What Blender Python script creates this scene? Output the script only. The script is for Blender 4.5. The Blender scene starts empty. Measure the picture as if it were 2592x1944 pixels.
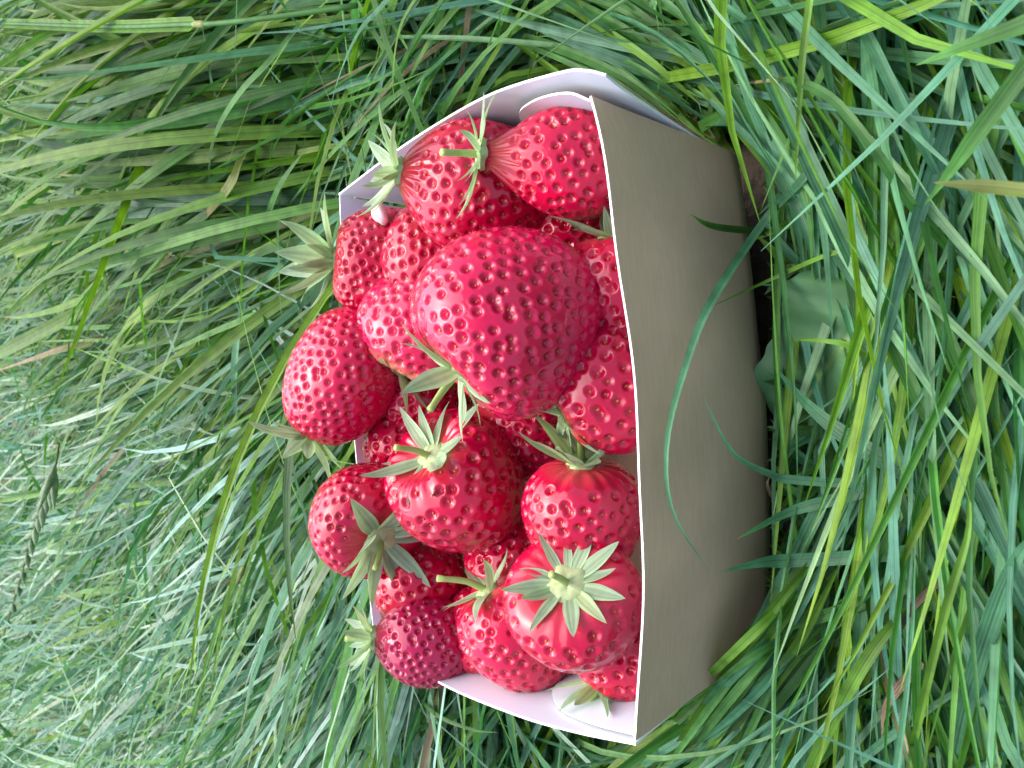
import bpy, math, random
import numpy as np
from mathutils import Matrix, Vector, Quaternion

random.seed(7)
RNG = np.random.default_rng(11)
scene = bpy.context.scene
COL = scene.collection

# ------------------------------------------------------------------ camera
CAM_POS = np.array([0.0178, -0.2133, 0.2292])
PITCH, YAW, ROLL, FPX = 0.7101, -0.0383, -0.0984, 2190.0      # the phone is held on its side
_cp, _sp, _c, _s = math.cos(PITCH), math.sin(PITCH), math.cos(YAW), math.sin(YAW)
FWD = np.array([_s*_cp, _c*_cp, -_sp])
_right = np.array([_c, -_s, 0.0]); _up = np.cross(_right, FWD)
_R = math.cos(ROLL)*_right + math.sin(ROLL)*_up
_U = -math.sin(ROLL)*_right + math.cos(ROLL)*_up
CX, CY = -_U, _R

cam_data = bpy.data.cameras.new('camera')
cam = bpy.data.objects.new('camera', cam_data)
COL.objects.link(cam)
cam.matrix_world = Matrix(((CX[0], CY[0], -FWD[0], CAM_POS[0]),
                           (CX[1], CY[1], -FWD[1], CAM_POS[1]),
                           (CX[2], CY[2], -FWD[2], CAM_POS[2]),
                           (0, 0, 0, 1)))
cam_data.sensor_fit = 'HORIZONTAL'
cam_data.sensor_width = 36.0
cam_data.lens = 36.0*FPX/2592.0
cam_data.clip_start = 0.005
cam_data.clip_end = 200.0
cam_data.dof.use_dof = True
cam_data.dof.focus_distance = 0.265
cam_data.dof.aperture_fstop = 42.0
scene.camera = cam

# ------------------------------------------------------------------ sky, sun, exposure
SUN_EL, SUN_AZ = math.radians(64), math.radians(20)            # azimuth clockwise from +Y
world = bpy.data.worlds.new('World')
scene.world = world
world.use_nodes = True
wn, wl = world.node_tree.nodes, world.node_tree.links
wn.clear()
w_out = wn.new('ShaderNodeOutputWorld')
w_bg = wn.new('ShaderNodeBackground')
w_sky = wn.new('ShaderNodeTexSky')
w_sky.sky_type = 'NISHITA'
w_sky.sun_disc = False
w_sky.sun_elevation = SUN_EL
w_sky.sun_rotation = SUN_AZ
w_sky.air_density = 1.0
w_sky.dust_density = 6.0
w_sky.ozone_density = 1.0
w_hsv = wn.new('ShaderNodeHueSaturation')                      # thin overcast: a paler sky
w_hsv.inputs['Saturation'].default_value = 0.95
w_bg.inputs['Strength'].default_value = 0.15
wl.new(w_sky.outputs[0], w_hsv.inputs['Color'])
wl.new(w_hsv.outputs[0], w_bg.inputs['Color'])
wl.new(w_bg.outputs[0], w_out.inputs['Surface'])

sun_data = bpy.data.lights.new('sun', 'SUN')
sun_data.energy = 1.5
sun_data.angle = math.radians(90)
sun_data.color = (1.0, 0.985, 1.0)
sun = bpy.data.objects.new('sun', sun_data)
COL.objects.link(sun)
_sd = Vector((math.sin(SUN_AZ)*math.cos(SUN_EL), math.cos(SUN_AZ)*math.cos(SUN_EL), math.sin(SUN_EL)))
sun.rotation_euler = _sd.to_track_quat('Z', 'Y').to_euler()

scene.view_settings.view_transform = 'Standard'
scene.view_settings.look = 'None'
scene.view_settings.exposure = 1.2
scene.view_settings.gamma = 1.0
scene.cycles.adaptive_threshold = 0.02
scene.cycles.max_bounces = 5
scene.cycles.diffuse_bounces = 3
scene.cycles.glossy_bounces = 2
scene.cycles.transmission_bounces = 4
scene.view_settings.use_curve_mapping = False

# ------------------------------------------------------------------ helpers
def ray(X, Y):
    return FWD + CX*((X-1296.0)/FPX) + CY*((972.0-Y)/FPX)

def at(X, Y, z=None, y=None, d=None):
    r = ray(X, Y)
    if d is None:
        d = (z-CAM_POS[2])/r[2] if z is not None else (y-CAM_POS[1])/r[1]
    return CAM_POS + r*d

def depth_of(p):
    return float((np.asarray(p)-CAM_POS) @ FWD)

def project(P):
    d = P - CAM_POS
    z = d @ FWD
    zz = np.where(z > 1e-3, z, 1e-3)
    return 1296+FPX*(d @ CX)/zz, 972-FPX*(d @ CY)/zz, z

def mesh_from(name, verts, faces, mats=(), smooth=True, mat_idx=None, col=None, uv=None):
    me = bpy.data.meshes.new(name)
    verts = np.asarray(verts, dtype=np.float32)
    if isinstance(faces, np.ndarray):
        n, k = faces.shape
        me.vertices.add(len(verts)); me.vertices.foreach_set('co', verts.ravel())
        me.loops.add(n*k); me.loops.foreach_set('vertex_index', faces.astype(np.int32).ravel())
        me.polygons.add(n)
        me.polygons.foreach_set('loop_start', np.arange(0, n*k, k, dtype=np.int32))
        me.polygons.foreach_set('loop_total', np.full(n, k, dtype=np.int32))
        me.update(calc_edges=True)
    else:
        me.from_pydata([tuple(map(float, v)) for v in verts], [], [tuple(int(i) for i in f) for f in faces])
    for m in mats:
        me.materials.append(m)
    if smooth:
        me.polygons.foreach_set('use_smooth', np.ones(len(me.polygons), dtype=bool))
    if mat_idx is not None:
        me.polygons.foreach_set('material_index', np.asarray(mat_idx, dtype=np.int32))
    if col is not None:
        a = me.attributes.new('col', 'FLOAT_COLOR', 'POINT')
        c = np.ones((len(verts), 4), dtype=np.float32); c[:, :3] = col
        a.data.foreach_set('color', c.ravel())
    if uv is not None:
        a = me.attributes.new('bl', 'FLOAT_VECTOR', 'POINT')
        u = np.zeros((len(verts), 3), dtype=np.float32); u[:, :uv.shape[1]] = uv
        a.data.foreach_set('vector', u.ravel())
    me.update()
    return me

def link(name, data, parent=None, label=None, cat=None, group=None, kind=None):
    o = bpy.data.objects.new(name, data)
    COL.objects.link(o)
    if parent is not None: o.parent = parent
    if label: o['label'] = label
    if cat: o['category'] = cat
    if group: o['group'] = group
    if kind: o['kind'] = kind
    return o

def grid_faces(nu, nv, wrap=False):
    i = np.arange(nu if wrap else nu-1)[:, None]; j = np.arange(nv-1)[None, :]
    i2 = (i+1) % nu
    return np.stack([i*nv+j, i2*nv+j, i2*nv+j+1, i*nv+j+1], -1).reshape(-1, 4)

def smooth01(x, a, b):
    t = np.clip((x-a)/(b-a), 0, 1)
    return t*t*(3-2*t)

def catmull(P, n):
    P = np.asarray(P, float)
    Q = np.vstack([2*P[0]-P[1], P, 2*P[-1]-P[-2]])
    out = []
    m = len(P)-1
    for t in np.linspace(0, m, n):
        i = min(int(t), m-1); f = t-i
        p0, p1, p2, p3 = Q[i], Q[i+1], Q[i+2], Q[i+3]
        out.append(0.5*((2*p1)+(-p0+p2)*f+(2*p0-5*p1+4*p2-p3)*f*f+(-p0+3*p1-3*p2+p3)*f**3))
    return np.array(out)

def tube(path, radii, ns=8):
    path = np.asarray(path, float); n = len(path)
    tan = np.gradient(path, axis=0); tan /= np.linalg.norm(tan, axis=1)[:, None]
    ref = np.array([0.31, 0.57, 0.76])
    V = []
    for i in range(n):
        a = np.cross(tan[i], ref); a /= np.linalg.norm(a); b = np.cross(tan[i], a)
        for k in range(ns):
            th = 2*math.pi*k/ns
            V.append(path[i]+radii[i]*(math.cos(th)*a+math.sin(th)*b))
    F = []
    for i in range(n-1):
        for k in range(ns):
            k2 = (k+1) % ns
            F.append((i*ns+k, i*ns+k2, (i+1)*ns+k2, (i+1)*ns+k))
    F.append(tuple(range(ns))[::-1]); F.append(tuple((n-1)*ns+k for k in range(ns)))
    return np.array(V), F

# ------------------------------------------------------------------ materials
def new_mat(name):
    m = bpy.data.materials.new(name); m.use_nodes = True
    nt = m.node_tree; nt.nodes.clear()
    out = nt.nodes.new('ShaderNodeOutputMaterial')
    return m, nt, out

def N(nt, typ, **kw):
    n = nt.nodes.new(typ)
    for k, v in kw.items():
        if k in n.inputs: n.inputs[k].default_value = v
        else: setattr(n, k, v)
    return n

def leaf_material(name, rough, trans, stripes, spec=0.5, gain=1.0, colour=None, vein_dark=0.75, noise=0.25, rib=1.0, tint=(1.25, 1.5, 0.5)):
    m, nt, out = new_mat(name); L = nt.links.new
    if colour is None:
        src = N(nt, 'ShaderNodeAttribute', attribute_name='col').outputs['Color']
    else:
        rgb = N(nt, 'ShaderNodeRGB'); rgb.outputs[0].default_value = (*colour, 1); src = rgb.outputs[0]
    bl = N(nt, 'ShaderNodeAttribute', attribute_name='bl')
    sep = N(nt, 'ShaderNodeSeparateXYZ'); L(bl.outputs['Vector'], sep.inputs[0])
    mul = N(nt, 'ShaderNodeMath', operation='MULTIPLY'); L(sep.outputs['X'], mul.inputs[0]); mul.inputs[1].default_value = stripes*2*math.pi
    sn = N(nt, 'ShaderNodeMath', operation='SINE'); L(mul.outputs[0], sn.inputs[0])
    mr = N(nt, 'ShaderNodeMapRange'); L(sn.outputs[0], mr.inputs[0])
    mr.inputs[1].default_value = -1; mr.inputs[2].default_value = 1; mr.inputs[3].default_value = vein_dark; mr.inputs[4].default_value = 1.1
    md = N(nt, 'ShaderNodeMath', operation='SUBTRACT'); L(sep.outputs['X'], md.inputs[0]); md.inputs[1].default_value = 0.5
    ab = N(nt, 'ShaderNodeMath', operation='ABSOLUTE'); L(md.outputs[0], ab.inputs[0])
    rb = N(nt, 'ShaderNodeMapRange'); L(ab.outputs[0], rb.inputs[0])
    rb.inputs[1].default_value = 0.0; rb.inputs[2].default_value = 0.09; rb.inputs[3].default_value = rib; rb.inputs[4].default_value = 1.0
    mrb = N(nt, 'ShaderNodeMath', operation='MULTIPLY'); L(mr.outputs[0], mrb.inputs[0]); L(rb.outputs[0], mrb.inputs[1])
    geo = N(nt, 'ShaderNodeNewGeometry')
    nz = N(nt, 'ShaderNodeTexNoise', Scale=160.0, Detail=3.0); L(geo.outputs['Position'], nz.inputs['Vector'])
    mr2 = N(nt, 'ShaderNodeMapRange'); L(nz.outputs[0], mr2.inputs[0])
    mr2.inputs[1].default_value = 0.3; mr2.inputs[2].default_value = 0.7; mr2.inputs[3].default_value = 1-noise; mr2.inputs[4].default_value = 1+noise
    m1 = N(nt, 'ShaderNodeMath', operation='MULTIPLY'); L(mrb.outputs[0], m1.inputs[0]); L(mr2.outputs[0], m1.inputs[1])
    m2 = N(nt, 'ShaderNodeMath', operation='MULTIPLY'); L(m1.outputs[0], m2.inputs[0]); m2.inputs[1].default_value = gain
    vm = N(nt, 'ShaderNodeVectorMath', operation='SCALE'); L(src, vm.inputs[0]); L(m2.outputs[0], vm.inputs['Scale'])
    bsdf = N(nt, 'ShaderNodeBsdfPrincipled', Roughness=rough)
    bsdf.inputs['Specular IOR Level'].default_value = spec
    L(vm.outputs[0], bsdf.inputs['Base Color'])
    bump = N(nt, 'ShaderNodeBump', Strength=0.15, Distance=0.0003); L(sn.outputs[0], bump.inputs['Height'])
    L(bump.outputs[0], bsdf.inputs['Normal'])
    tr = N(nt, 'ShaderNodeBsdfTranslucent')
    hs = N(nt, 'ShaderNodeMix', data_type='RGBA', blend_type='MULTIPLY'); hs.inputs['Factor'].default_value = 1
    L(vm.outputs[0], hs.inputs[6]); hs.inputs[7].default_value = (*tint, 1)
    L(hs.outputs[2], tr.inputs['Color'])
    mix = N(nt, 'ShaderNodeMixShader'); mix.inputs[0].default_value = trans
    L(bsdf.outputs[0], mix.inputs[1]); L(tr.outputs[0], mix.inputs[2])
    L(mix.outputs[0], out.inputs['Surface'])
    return m

MAT_GRASS = leaf_material('grass_blade', 0.48, 0.34, 5.0, spec=0.32, vein_dark=0.93, rib=0.62)
MAT_SEPAL = leaf_material('sepal_green', 0.5, 0.33, 3.0, spec=0.4, noise=0.18, vein_dark=0.88, tint=(1.15, 1.35, 0.95), rib=0.85)
MAT_DOCK = leaf_material('broad_leaf', 0.5, 0.2, 0.5, spec=0.35, vein_dark=0.97, noise=0.08)
MAT_DRY = leaf_material('dry_blade', 0.7, 0.15, 4.0, spec=0.2, vein_dark=0.6, noise=0.4)

def flesh_material():
    m, nt, out = new_mat('strawberry_flesh'); L = nt.links.new
    a = N(nt, 'ShaderNodeAttribute', attribute_name='col')
    b = N(nt, 'ShaderNodeBsdfPrincipled', Roughness=0.24)
    L(a.outputs['Color'], b.inputs['Base Color'])
    b.inputs['IOR'].default_value = 1.33
    b.inputs['Specular IOR Level'].default_value = 0.05
    b.inputs['Subsurface Weight'].default_value = 0.12
    b.inputs['Subsurface Radius'].default_value = (1.0, 0.12, 0.12)
    b.inputs['Subsurface Scale'].default_value = 0.0016
    b.inputs['Coat Weight'].default_value = 1.0
    b.inputs['Coat Roughness'].default_value = 0.055
    b.inputs['Coat IOR'].default_value = 1.52
    b.inputs['Sheen Weight'].default_value = 0.0
    b.inputs['Sheen Roughness'].default_value = 0.4
    tc = N(nt, 'ShaderNodeTexCoord')
    nz = N(nt, 'ShaderNodeTexNoise', Scale=420.0, Detail=2.0); L(tc.outputs['Object'], nz.inputs['Vector'])
    bp = N(nt, 'ShaderNodeBump', Strength=0.04, Distance=0.0004); L(nz.outputs[0], bp.inputs['Height'])
    L(bp.outputs[0], b.inputs['Normal']); L(bp.outputs[0], b.inputs['Coat Normal'])
    L(b.outputs[0], out.inputs['Surface'])
    return m
MAT_FLESH = flesh_material()

def simple_mat(name, colour, rough, spec=0.5, var=0.0, scale=300.0):
    m, nt, out = new_mat(name); L = nt.links.new
    b = N(nt, 'ShaderNodeBsdfPrincipled', Roughness=rough)
    b.inputs['Specular IOR Level'].default_value = spec
    b.inputs['Base Color'].default_value = (*colour, 1)
    if var:
        geo = N(nt, 'ShaderNodeNewGeometry')
        nz = N(nt, 'ShaderNodeTexNoise', Scale=scale, Detail=4.0); L(geo.outputs['Position'], nz.inputs['Vector'])
        cr = N(nt, 'ShaderNodeMix', data_type='RGBA')
        L(nz.outputs[0], cr.inputs['Factor'])
        cr.inputs[6].default_value = (*[c*(1-var) for c in colour], 1); cr.inputs[7].default_value = (*[min(1, c*(1+var)) for c in colour], 1)
        L(cr.outputs[2], b.inputs['Base Color'])
    L(b.outputs[0], out.inputs['Surface'])
    return m
MAT_SEED = simple_mat('achene', (0.50, 0.13, 0.03), 0.4, 0.5, 0.6, 350.0)
MAT_CORE = simple_mat('calyx_core', (0.38, 0.45, 0.22), 0.5, 0.4, 0.35, 500.0)
MAT_STEM = simple_mat('fruit_stem', (0.30, 0.40, 0.12), 0.5, 0.4, 0.25, 300.0)
MAT_PETAL = simple_mat('dried_petal', (0.72, 0.62, 0.60), 0.5, 0.4, 0.15, 600.0)
MAT_WHITE = simple_mat('white_card', (0.65, 0.72, 0.83), 0.42, 0.45, 0.015, 900.0)
MAT_EDGE = simple_mat('card_cut_edge', (0.86, 0.86, 0.86), 0.7, 0.3)
MAT_HAIR = simple_mat('fruit_hair', (0.62, 0.22, 0.20), 0.5, 0.3)

def kraft_material():
    m, nt, out = new_mat('kraft_card'); L = nt.links.new
    tc = N(nt, 'ShaderNodeTexCoord')
    mp = N(nt, 'ShaderNodeMapping'); L(tc.outputs['Object'], mp.inputs[0]); mp.inputs['Scale'].default_value = (130, 600, 2400)
    n1 = N(nt, 'ShaderNodeTexNoise', Scale=1.0, Detail=4.0); L(mp.outputs[0], n1.inputs['Vector'])
    n2 = N(nt, 'ShaderNodeTexNoise', Scale=35.0, Detail=3.0); L(tc.outputs['Object'], n2.inputs['Vector'])
    mx = N(nt, 'ShaderNodeMix', data_type='RGBA'); L(n1.outputs[0], mx.inputs['Factor'])
    mx.inputs[6].default_value = (0.46, 0.318, 0.205, 1); mx.inputs[7].default_value = (0.61, 0.445, 0.305, 1)
    mx2 = N(nt, 'ShaderNodeMix', data_type='RGBA', blend_type='MULTIPLY'); mx2.inputs['Factor'].default_value = 1
    mr = N(nt, 'ShaderNodeMapRange'); L(n2.outputs[0], mr.inputs[0]); mr.inputs[3].default_value = 0.82; mr.inputs[4].default_value = 1.16
    cmb = N(nt, 'ShaderNodeCombineColor'); [L(mr.outputs[0], cmb.inputs[k]) for k in range(3)]
    L(mx.outputs[2], mx2.inputs[6]); L(cmb.outputs[0], mx2.inputs[7])
    b = N(nt, 'ShaderNodeBsdfPrincipled', Roughness=0.75); b.inputs['Specular IOR Level'].default_value = 0.25
    L(mx2.outputs[2], b.inputs['Base Color'])
    bp = N(nt, 'ShaderNodeBump', Strength=0.2, Distance=0.0002); L(n1.outputs[0], bp.inputs['Height']); L(bp.outputs[0], b.inputs['Normal'])
    L(b.outputs[0], out.inputs['Surface'])
    return m
MAT_KRAFT = kraft_material()

def soil_material():
    m, nt, out = new_mat('soil'); L = nt.links.new
    geo = N(nt, 'ShaderNodeNewGeometry')
    n1 = N(nt, 'ShaderNodeTexNoise', Scale=90.0, Detail=6.0); L(geo.outputs['Position'], n1.inputs['Vector'])
    mx = N(nt, 'ShaderNodeMix', data_type='RGBA'); L(n1.outputs[0], mx.inputs['Factor'])
    mx.inputs[6].default_value = (0.025, 0.018, 0.012, 1); mx.inputs[7].default_value = (0.075, 0.055, 0.035, 1)
    b = N(nt, 'ShaderNodeBsdfPrincipled', Roughness=0.9)
    L(mx.outputs[2], b.inputs['Base Color'])
    bp = N(nt, 'ShaderNodeBump', Strength=0.8, Distance=0.01); L(n1.outputs[0], bp.inputs['Height']); L(bp.outputs[0], b.inputs['Normal'])
    L(b.outputs[0], out.inputs['Surface'])
    return m
MAT_SOIL = soil_material()

# ------------------------------------------------------------------ ground
GZ = -0.022
def build_ground():
    xs = np.concatenate([[-60, -12, -4], np.linspace(-1.5, 1.5, 61), [4, 12, 60]])
    ys = np.concatenate([[-60, -12, -3], np.linspace(-0.6, 2.4, 61), [5, 14, 60]])
    X, Y = np.meshgrid(xs, ys, indexing='ij')
    Z = GZ + 0.004*np.sin(X*23+1)*np.cos(Y*19) + 0.003*np.sin(X*51+Y*37)
    V = np.stack([X, Y, Z], -1).reshape(-1, 3)
    me = mesh_from('ground', V, grid_faces(len(xs), len(ys)), [MAT_SOIL])
    link('ground', me, kind='structure')
build_ground()

# ------------------------------------------------------------------ punnet
BH, DT, WB, DB, WT = 0.0668, 0.0627, 0.0718, 0.0655, 0.0825
def sheet(name, G, thick, parent, outward, mats=None):
    """G[nu,nv,3]: the outer face of a card panel; white inner face `thick` behind it."""
    nu, nv, _ = G.shape
    du = np.gradient(G, axis=0); dv = np.gradient(G, axis=1)
    n = np.cross(du, dv); n /= np.maximum(np.linalg.norm(n, axis=2), 1e-9)[..., None]
    c = n.reshape(-1, 3).mean(0)
    flip = np.dot(c, outward) < 0
    if flip: n = -n
    inner = G - n*thick
    f = grid_faces(nu, nv)
    if flip: f = f[:, ::-1]
    k = nu*nv
    V = np.vstack([G.reshape(-1, 3), inner.reshape(-1, 3)])
    b = [(i, 0) for i in range(nu)] + [(nu-1, j) for j in range(1, nv)] + [(i, nv-1) for i in range(nu-2, -1, -1)] + [(0, j) for j in range(nv-2, 0, -1)]
    idx = [i*nv+j for i, j in b]
    rim = []
    for a, c2 in zip(idx, idx[1:]+idx[:1]):
        q = (c2, a, a+k, c2+k)
        rim.append(q[::-1] if flip else q)
    F = np.vstack([f, f[:, ::-1]+k, np.array(rim)])
    mi = [0]*len(f) + [1]*len(f) + [2]*len(rim)
    me = mesh_from(name, V, F, mats or [MAT_KRAFT, MAT_WHITE, MAT_EDGE], mat_idx=mi)
    me.set_sharp_from_angle(angle=math.radians(40))
    return link(name, me, parent)

def build_punnet():
    root = link('punnet', None, label='brown kraft cardboard punnet with white inside, full of strawberries, in the grass', cat='punnet')
    T = 0.0007
    u = np.linspace(-1, 1, 41); v = np.linspace(0, 1, 17)
    # front panel, bowed outwards by the fruit
    U, V = np.meshgrid(u, v, indexing='ij')
    w = WT + (WB-WT)*V
    bow = (1-U**2)*(0.0085*(1-V)+0.0025*V + 0.003*np.sin(math.pi*V))
    X = U*w; Y = -(DT+(DB-DT)*V) - bow; Z = BH*(1-V) - 0.0006*np.sin(U*9)*(1-V)
    Y = Y + 0.0005*np.sin(U*5.3+V*3.1)*np.sin(V*4.0+U*1.7+0.6) + 0.0002*np.sin(U*14-V*9)*V*(1-V)*4
    Yc = Y + 0.006*smooth01(V, 0.86, 1.0)          # rounded fold into the base
    sheet('front_panel', np.stack([X, Yc, Z], -1), T, root, (0, -1, 0))
    # back panel
    bow = (1-U**2)*0.003*(1-V)
    Y = (DT+0.001+(0.052-DT)*V) + bow
    Xb = U*(w-0.001)
    Z = BH*(1-V)
    sheet('back_panel', np.stack([Xb, Y, Z], -1), T, root, (0, 1, 0))
    # side panels, arched along the rim
    rimR = catmull([(0.0824, 0.0645, 0.0664), (0.0884, 0.0294, 0.0668), (0.0912, -0.0017, 0.0688), (0.0919, -0.0306, 0.0708),
                    (0.0888, -0.0590, 0.0728), (0.0868, -0.0675, 0.0722), (0.0850, -0.0714, 0.0698)], 41)
    rimL = catmull([(-0.0826, 0.0640, 0.0660), (-0.0865, 0.0189, 0.0698), (-0.0857, -0.0203, 0.0718), (-0.0846, -0.0439, 0.0706), (-0.0836, -0.0632, 0.0672)], 41)
    for rim, sx in ((rimR, 1), (rimL, -1)):
        nv = 15
        G = np.zeros((41, nv, 3))
        for j in range(nv):
            f = j/(nv-1)
            yb = np.linspace(0.052, -0.0600 if sx > 0 else -0.0605, 41)
            base = np.stack([np.full(41, sx*(WB+0.0008)), yb, np.zeros(41)], -1)
            P = rim*(1-f) + base*f
            g = f**0.78
            P[:, 1] = rim[:, 1]*(1-g) + base[:, 1]*g
            P[:, 0] += sx*0.003*math.sin(math.pi*f)*np.sin(np.linspace(0.2, math.pi, 41))
            G[:, j] = P
        sheet('side_panel', G, T, root, (sx, 0, 0))
    # corner flaps folded back from the front panel along the inside of the sides
    for sx in (1, -1):
        n = 21
        if sx > 0:
            top = catmull([(0.0816, -0.0627, 0.0668), (0.0846, -0.0575, 0.0690), (0.0868, -0.0452, 0.0676), (0.0874, -0.0330, 0.0635), (0.0872, -0.0250, 0.0560)], n)
        else:
            top = catmull([(-0.0815, -0.0627, 0.0664), (-0.0826, -0.0476, 0.0668), (-0.0834, -0.0330, 0.0645), (-0.0828, -0.0235, 0.0590), (-0.0822, -0.0205, 0.0540)], n)
        bot = np.stack([np.full(n, sx*(WB-0.0012)), np.linspace(-DB+0.002, -0.030, n), np.full(n, 0.004)], -1)
        f = np.linspace(0, 1, 9)[None, :, None]
        G = top[:, None]*(1-f) + bot[:, None]*f
        sheet('corner_flap', G, 0.0006, root, (sx, 0, 0))
    # base
    xs = np.linspace(-WB+0.001, WB-0.001, 9); ys = np.linspace(-DB+0.007, 0.051, 7)
    X, Y = np.meshgrid(xs, ys, indexing='ij')
    sheet('base', np.stack([X, Y, np.full_like(X, 0.0005)], -1), -0.0008, root, (0, 0, 1), [MAT_WHITE, MAT_KRAFT, MAT_EDGE])
    return root
build_punnet()

# ------------------------------------------------------------------ strawberries
def berry_surface(t, p, P):
    """local frame: +Z is the calyx end"""
    L, W = P['L'], P['W']
    k, e = P.get('k', 0.2), P.get('e', 0.85)
    tm = math.acos(max(-1, min(1, 0)))
    prof = np.sin(np.clip(t, 1e-4, math.pi-1e-4))**e * (1+k*np.cos(t))
    tt = np.linspace(0.01, math.pi-0.01, 200)
    prof = prof/np.max(np.sin(tt)**e*(1+k*np.cos(tt)))
    neck = P.get('neck', 0.0)
    prof = prof*(1-neck*np.exp(-(t/0.62)**2))
    r = W/2*prof
    for m, a, ps, q in P['lumps']:
        r = r*(1+a*np.cos(m*p+ps)*np.sin(t)*np.cos(q*t+ps*1.7))
    z = L/2*np.cos(t)
    z = z - P.get('dent', 0.002)*np.exp(-(t/0.33)**2) + P.get('nlen', 0.0)*np.exp(-(t/0.5)**2)
    bend = P.get('bend', 0.0)
    x = r*np.cos(p)*P.get('fx', 1.0) + bend*(z/L*2)**2
    y = r*np.sin(p)/P.get('fx', 1.0)
    return np.stack([x, y, z], -1)

def build_flesh(P, rng, nt_, np_):
    t = np.linspace(0.0, math.pi, nt_); t[0] = 0.004; t[-1] = math.pi-0.004
    p = np.linspace(0, 2*math.pi, np_, endpoint=False)
    Pg, Tg = np.meshgrid(p, t, indexing='ij')
    S = berry_surface(Tg, Pg, P)
    du = np.roll(S, -1, 0)-np.roll(S, 1, 0)
    dv = np.gradient(S, axis=1)
    n = np.cross(dv, du); n /= np.maximum(np.linalg.norm(n, axis=2), 1e-12)[..., None]
    sp = P.get('sp', 0.0042)
    area = math.pi*P['L']*P['W']*0.92
    Np = int(area/(sp*sp*0.87))
    i = np.arange(Np)+0.5
    ct = 1-2*i/Np
    tp = np.arccos(ct) + rng.normal(0, 0.15, Np)*sp/P['L']*2
    pp = i*math.pi*(3-math.sqrt(5)) + rng.normal(0, 0.15, Np)*sp/P['W']*2/np.maximum(np.sqrt(1-ct*ct), 0.2)
    keep = (tp > P.get('t0', 0.42)) & (tp < math.pi-0.03)
    tp, pp = tp[keep], pp[keep]
    C = berry_surface(tp, pp, P)
    e = 1e-3
    nd = np.cross(berry_surface(np.clip(tp+e, 0, math.pi), pp, P)-C, berry_surface(tp, pp+e, P)-C)
    nd /= np.maximum(np.linalg.norm(nd, axis=1), 1e-14)[:, None]
    Rp = sp*rng.uniform(0.32, 0.42, len(tp))*np.where(tp > 2.5, 0.75, 1.0)
    dep = P.get('dep', 0.00110)*rng.uniform(0.75, 1.2, len(tp))*np.where(tp > 2.5, 0.7, 1.0)*smooth01(tp, 0.25, 0.75)
    flat = S.reshape(-1, 3)
    q = np.full(len(flat), 9.0); h = np.zeros(len(flat))
    for c, R, dd in zip(C, Rp, dep):
        d2 = ((flat-c)**2).sum(1)
        m = np.nonzero(d2 < (R*1.9)**2)[0]
        qq = np.sqrt(d2[m])/R
        h[m] += -dd*np.clip(1-qq*qq, 0, 1)**1.15 + dd*0.07*np.exp(-((qq-1.12)/0.16)**2)
        q[m] = np.minimum(q[m], qq)
    # the skin is lightly wrinkled between the pits
    low = 0.00003*np.sin(flat[:, 0]*900+3*np.sin(flat[:, 2]*400))*np.sin(flat[:, 1]*850+1.3)
    # ridges running out from under the calyx
    tg = Tg.reshape(-1); pg = Pg.reshape(-1)
    rid = P.get('ridge', 0.00016)*np.sin(pg*17+2*np.sin(pg*3))*smooth01(tg, 0.12, 0.35)*(1-smooth01(tg, 0.5, 0.95))
    V = flat + n.reshape(-1, 3)*(h+low+rid)[:, None]
    base = np.array(P['col'])
    pale = np.array(P.get('pale', (0.68, 0.05, 0.07)))
    nz = 0.5+0.5*np.sin(flat[:, 0]*190+flat[:, 2]*130+P['seed'])*np.sin(flat[:, 1]*170-flat[:, 2]*90)
    fp = (1-smooth01(tg+0.22*(nz-0.5), 0.15, P.get('tp', 0.65)))*P.get('palew', 0.75)
    colr = base[None]*(0.86+0.26*nz[:, None])
    colr = colr*(1-fp[:, None]) + pale[None]*fp[:, None]
    me = mesh_from('flesh', V, grid_faces(np_, nt_, wrap=True)[:, ::-1], [MAT_FLESH], col=colr)
    # achenes at the bottom of the pits
    A = np.array([(0, 0, 1), (0, 0, -1)] + [(math.cos(a)*math.cos(b), math.sin(a)*math.cos(b), math.sin(b)) for b in (0.6, -0.6) for a in np.linspace(0, 2*math.pi, 6, endpoint=False)])
    AF = []
    for a in range(6):
        b = (a+1) % 6
        AF += [(0, 2+a, 2+b), (2+a, 8+a, 8+b), (2+a, 8+b, 2+b), (1, 8+b, 8+a)]
    AF = np.array(AF)
    SV, SF = [], []
    for j in range(len(C)):
        nn = nd[j]; ax = np.array([0, 0, 1.0]) - nn*nn[2]
        if np.linalg.norm(ax) < 1e-3: ax = np.array([1.0, 0, 0])
        ax /= np.linalg.norm(ax); bx = np.cross(nn, ax)
        s = rng.uniform(0.85, 1.2)*sp/0.0044
        c = C[j]-nn*(dep[j]*0.92)
        SV.append(c + s*(A[:, :1]*ax*0.00055 + A[:, 1:2]*bx*0.00034 + A[:, 2:]*nn*0.00030))
        SF.append(AF+14*j)
    sm = mesh_from('seeds', np.vstack(SV), np.vstack(SF), [MAT_SEED])
    # downy hairs
    nh = P.get('hairs', 1100)
    th = np.arccos(rng.uniform(-1, 1, nh)); ph = rng.uniform(0, 2*math.pi, nh)
    B = berry_surface(th, ph, P)
    nh_ = np.cross(berry_surface(np.clip(th+e, 0, math.pi), ph, P)-B, berry_surface(th, ph+e, P)-B)
    nh_ /= np.maximum(np.linalg.norm(nh_, axis=1), 1e-14)[:, None]
    lean = rng.normal(0, 0.5, (nh, 3)); dr = nh_+lean; dr /= np.linalg.norm(dr, axis=1)[:, None]
    sd = np.cross(dr, rng.normal(0, 1, (nh, 3))); sd /= np.linalg.norm(sd, axis=1)[:, None]
    wv = 0.000014
    tipp = B + dr*rng.uniform(0.0006, 0.0013, nh)[:, None]
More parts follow.
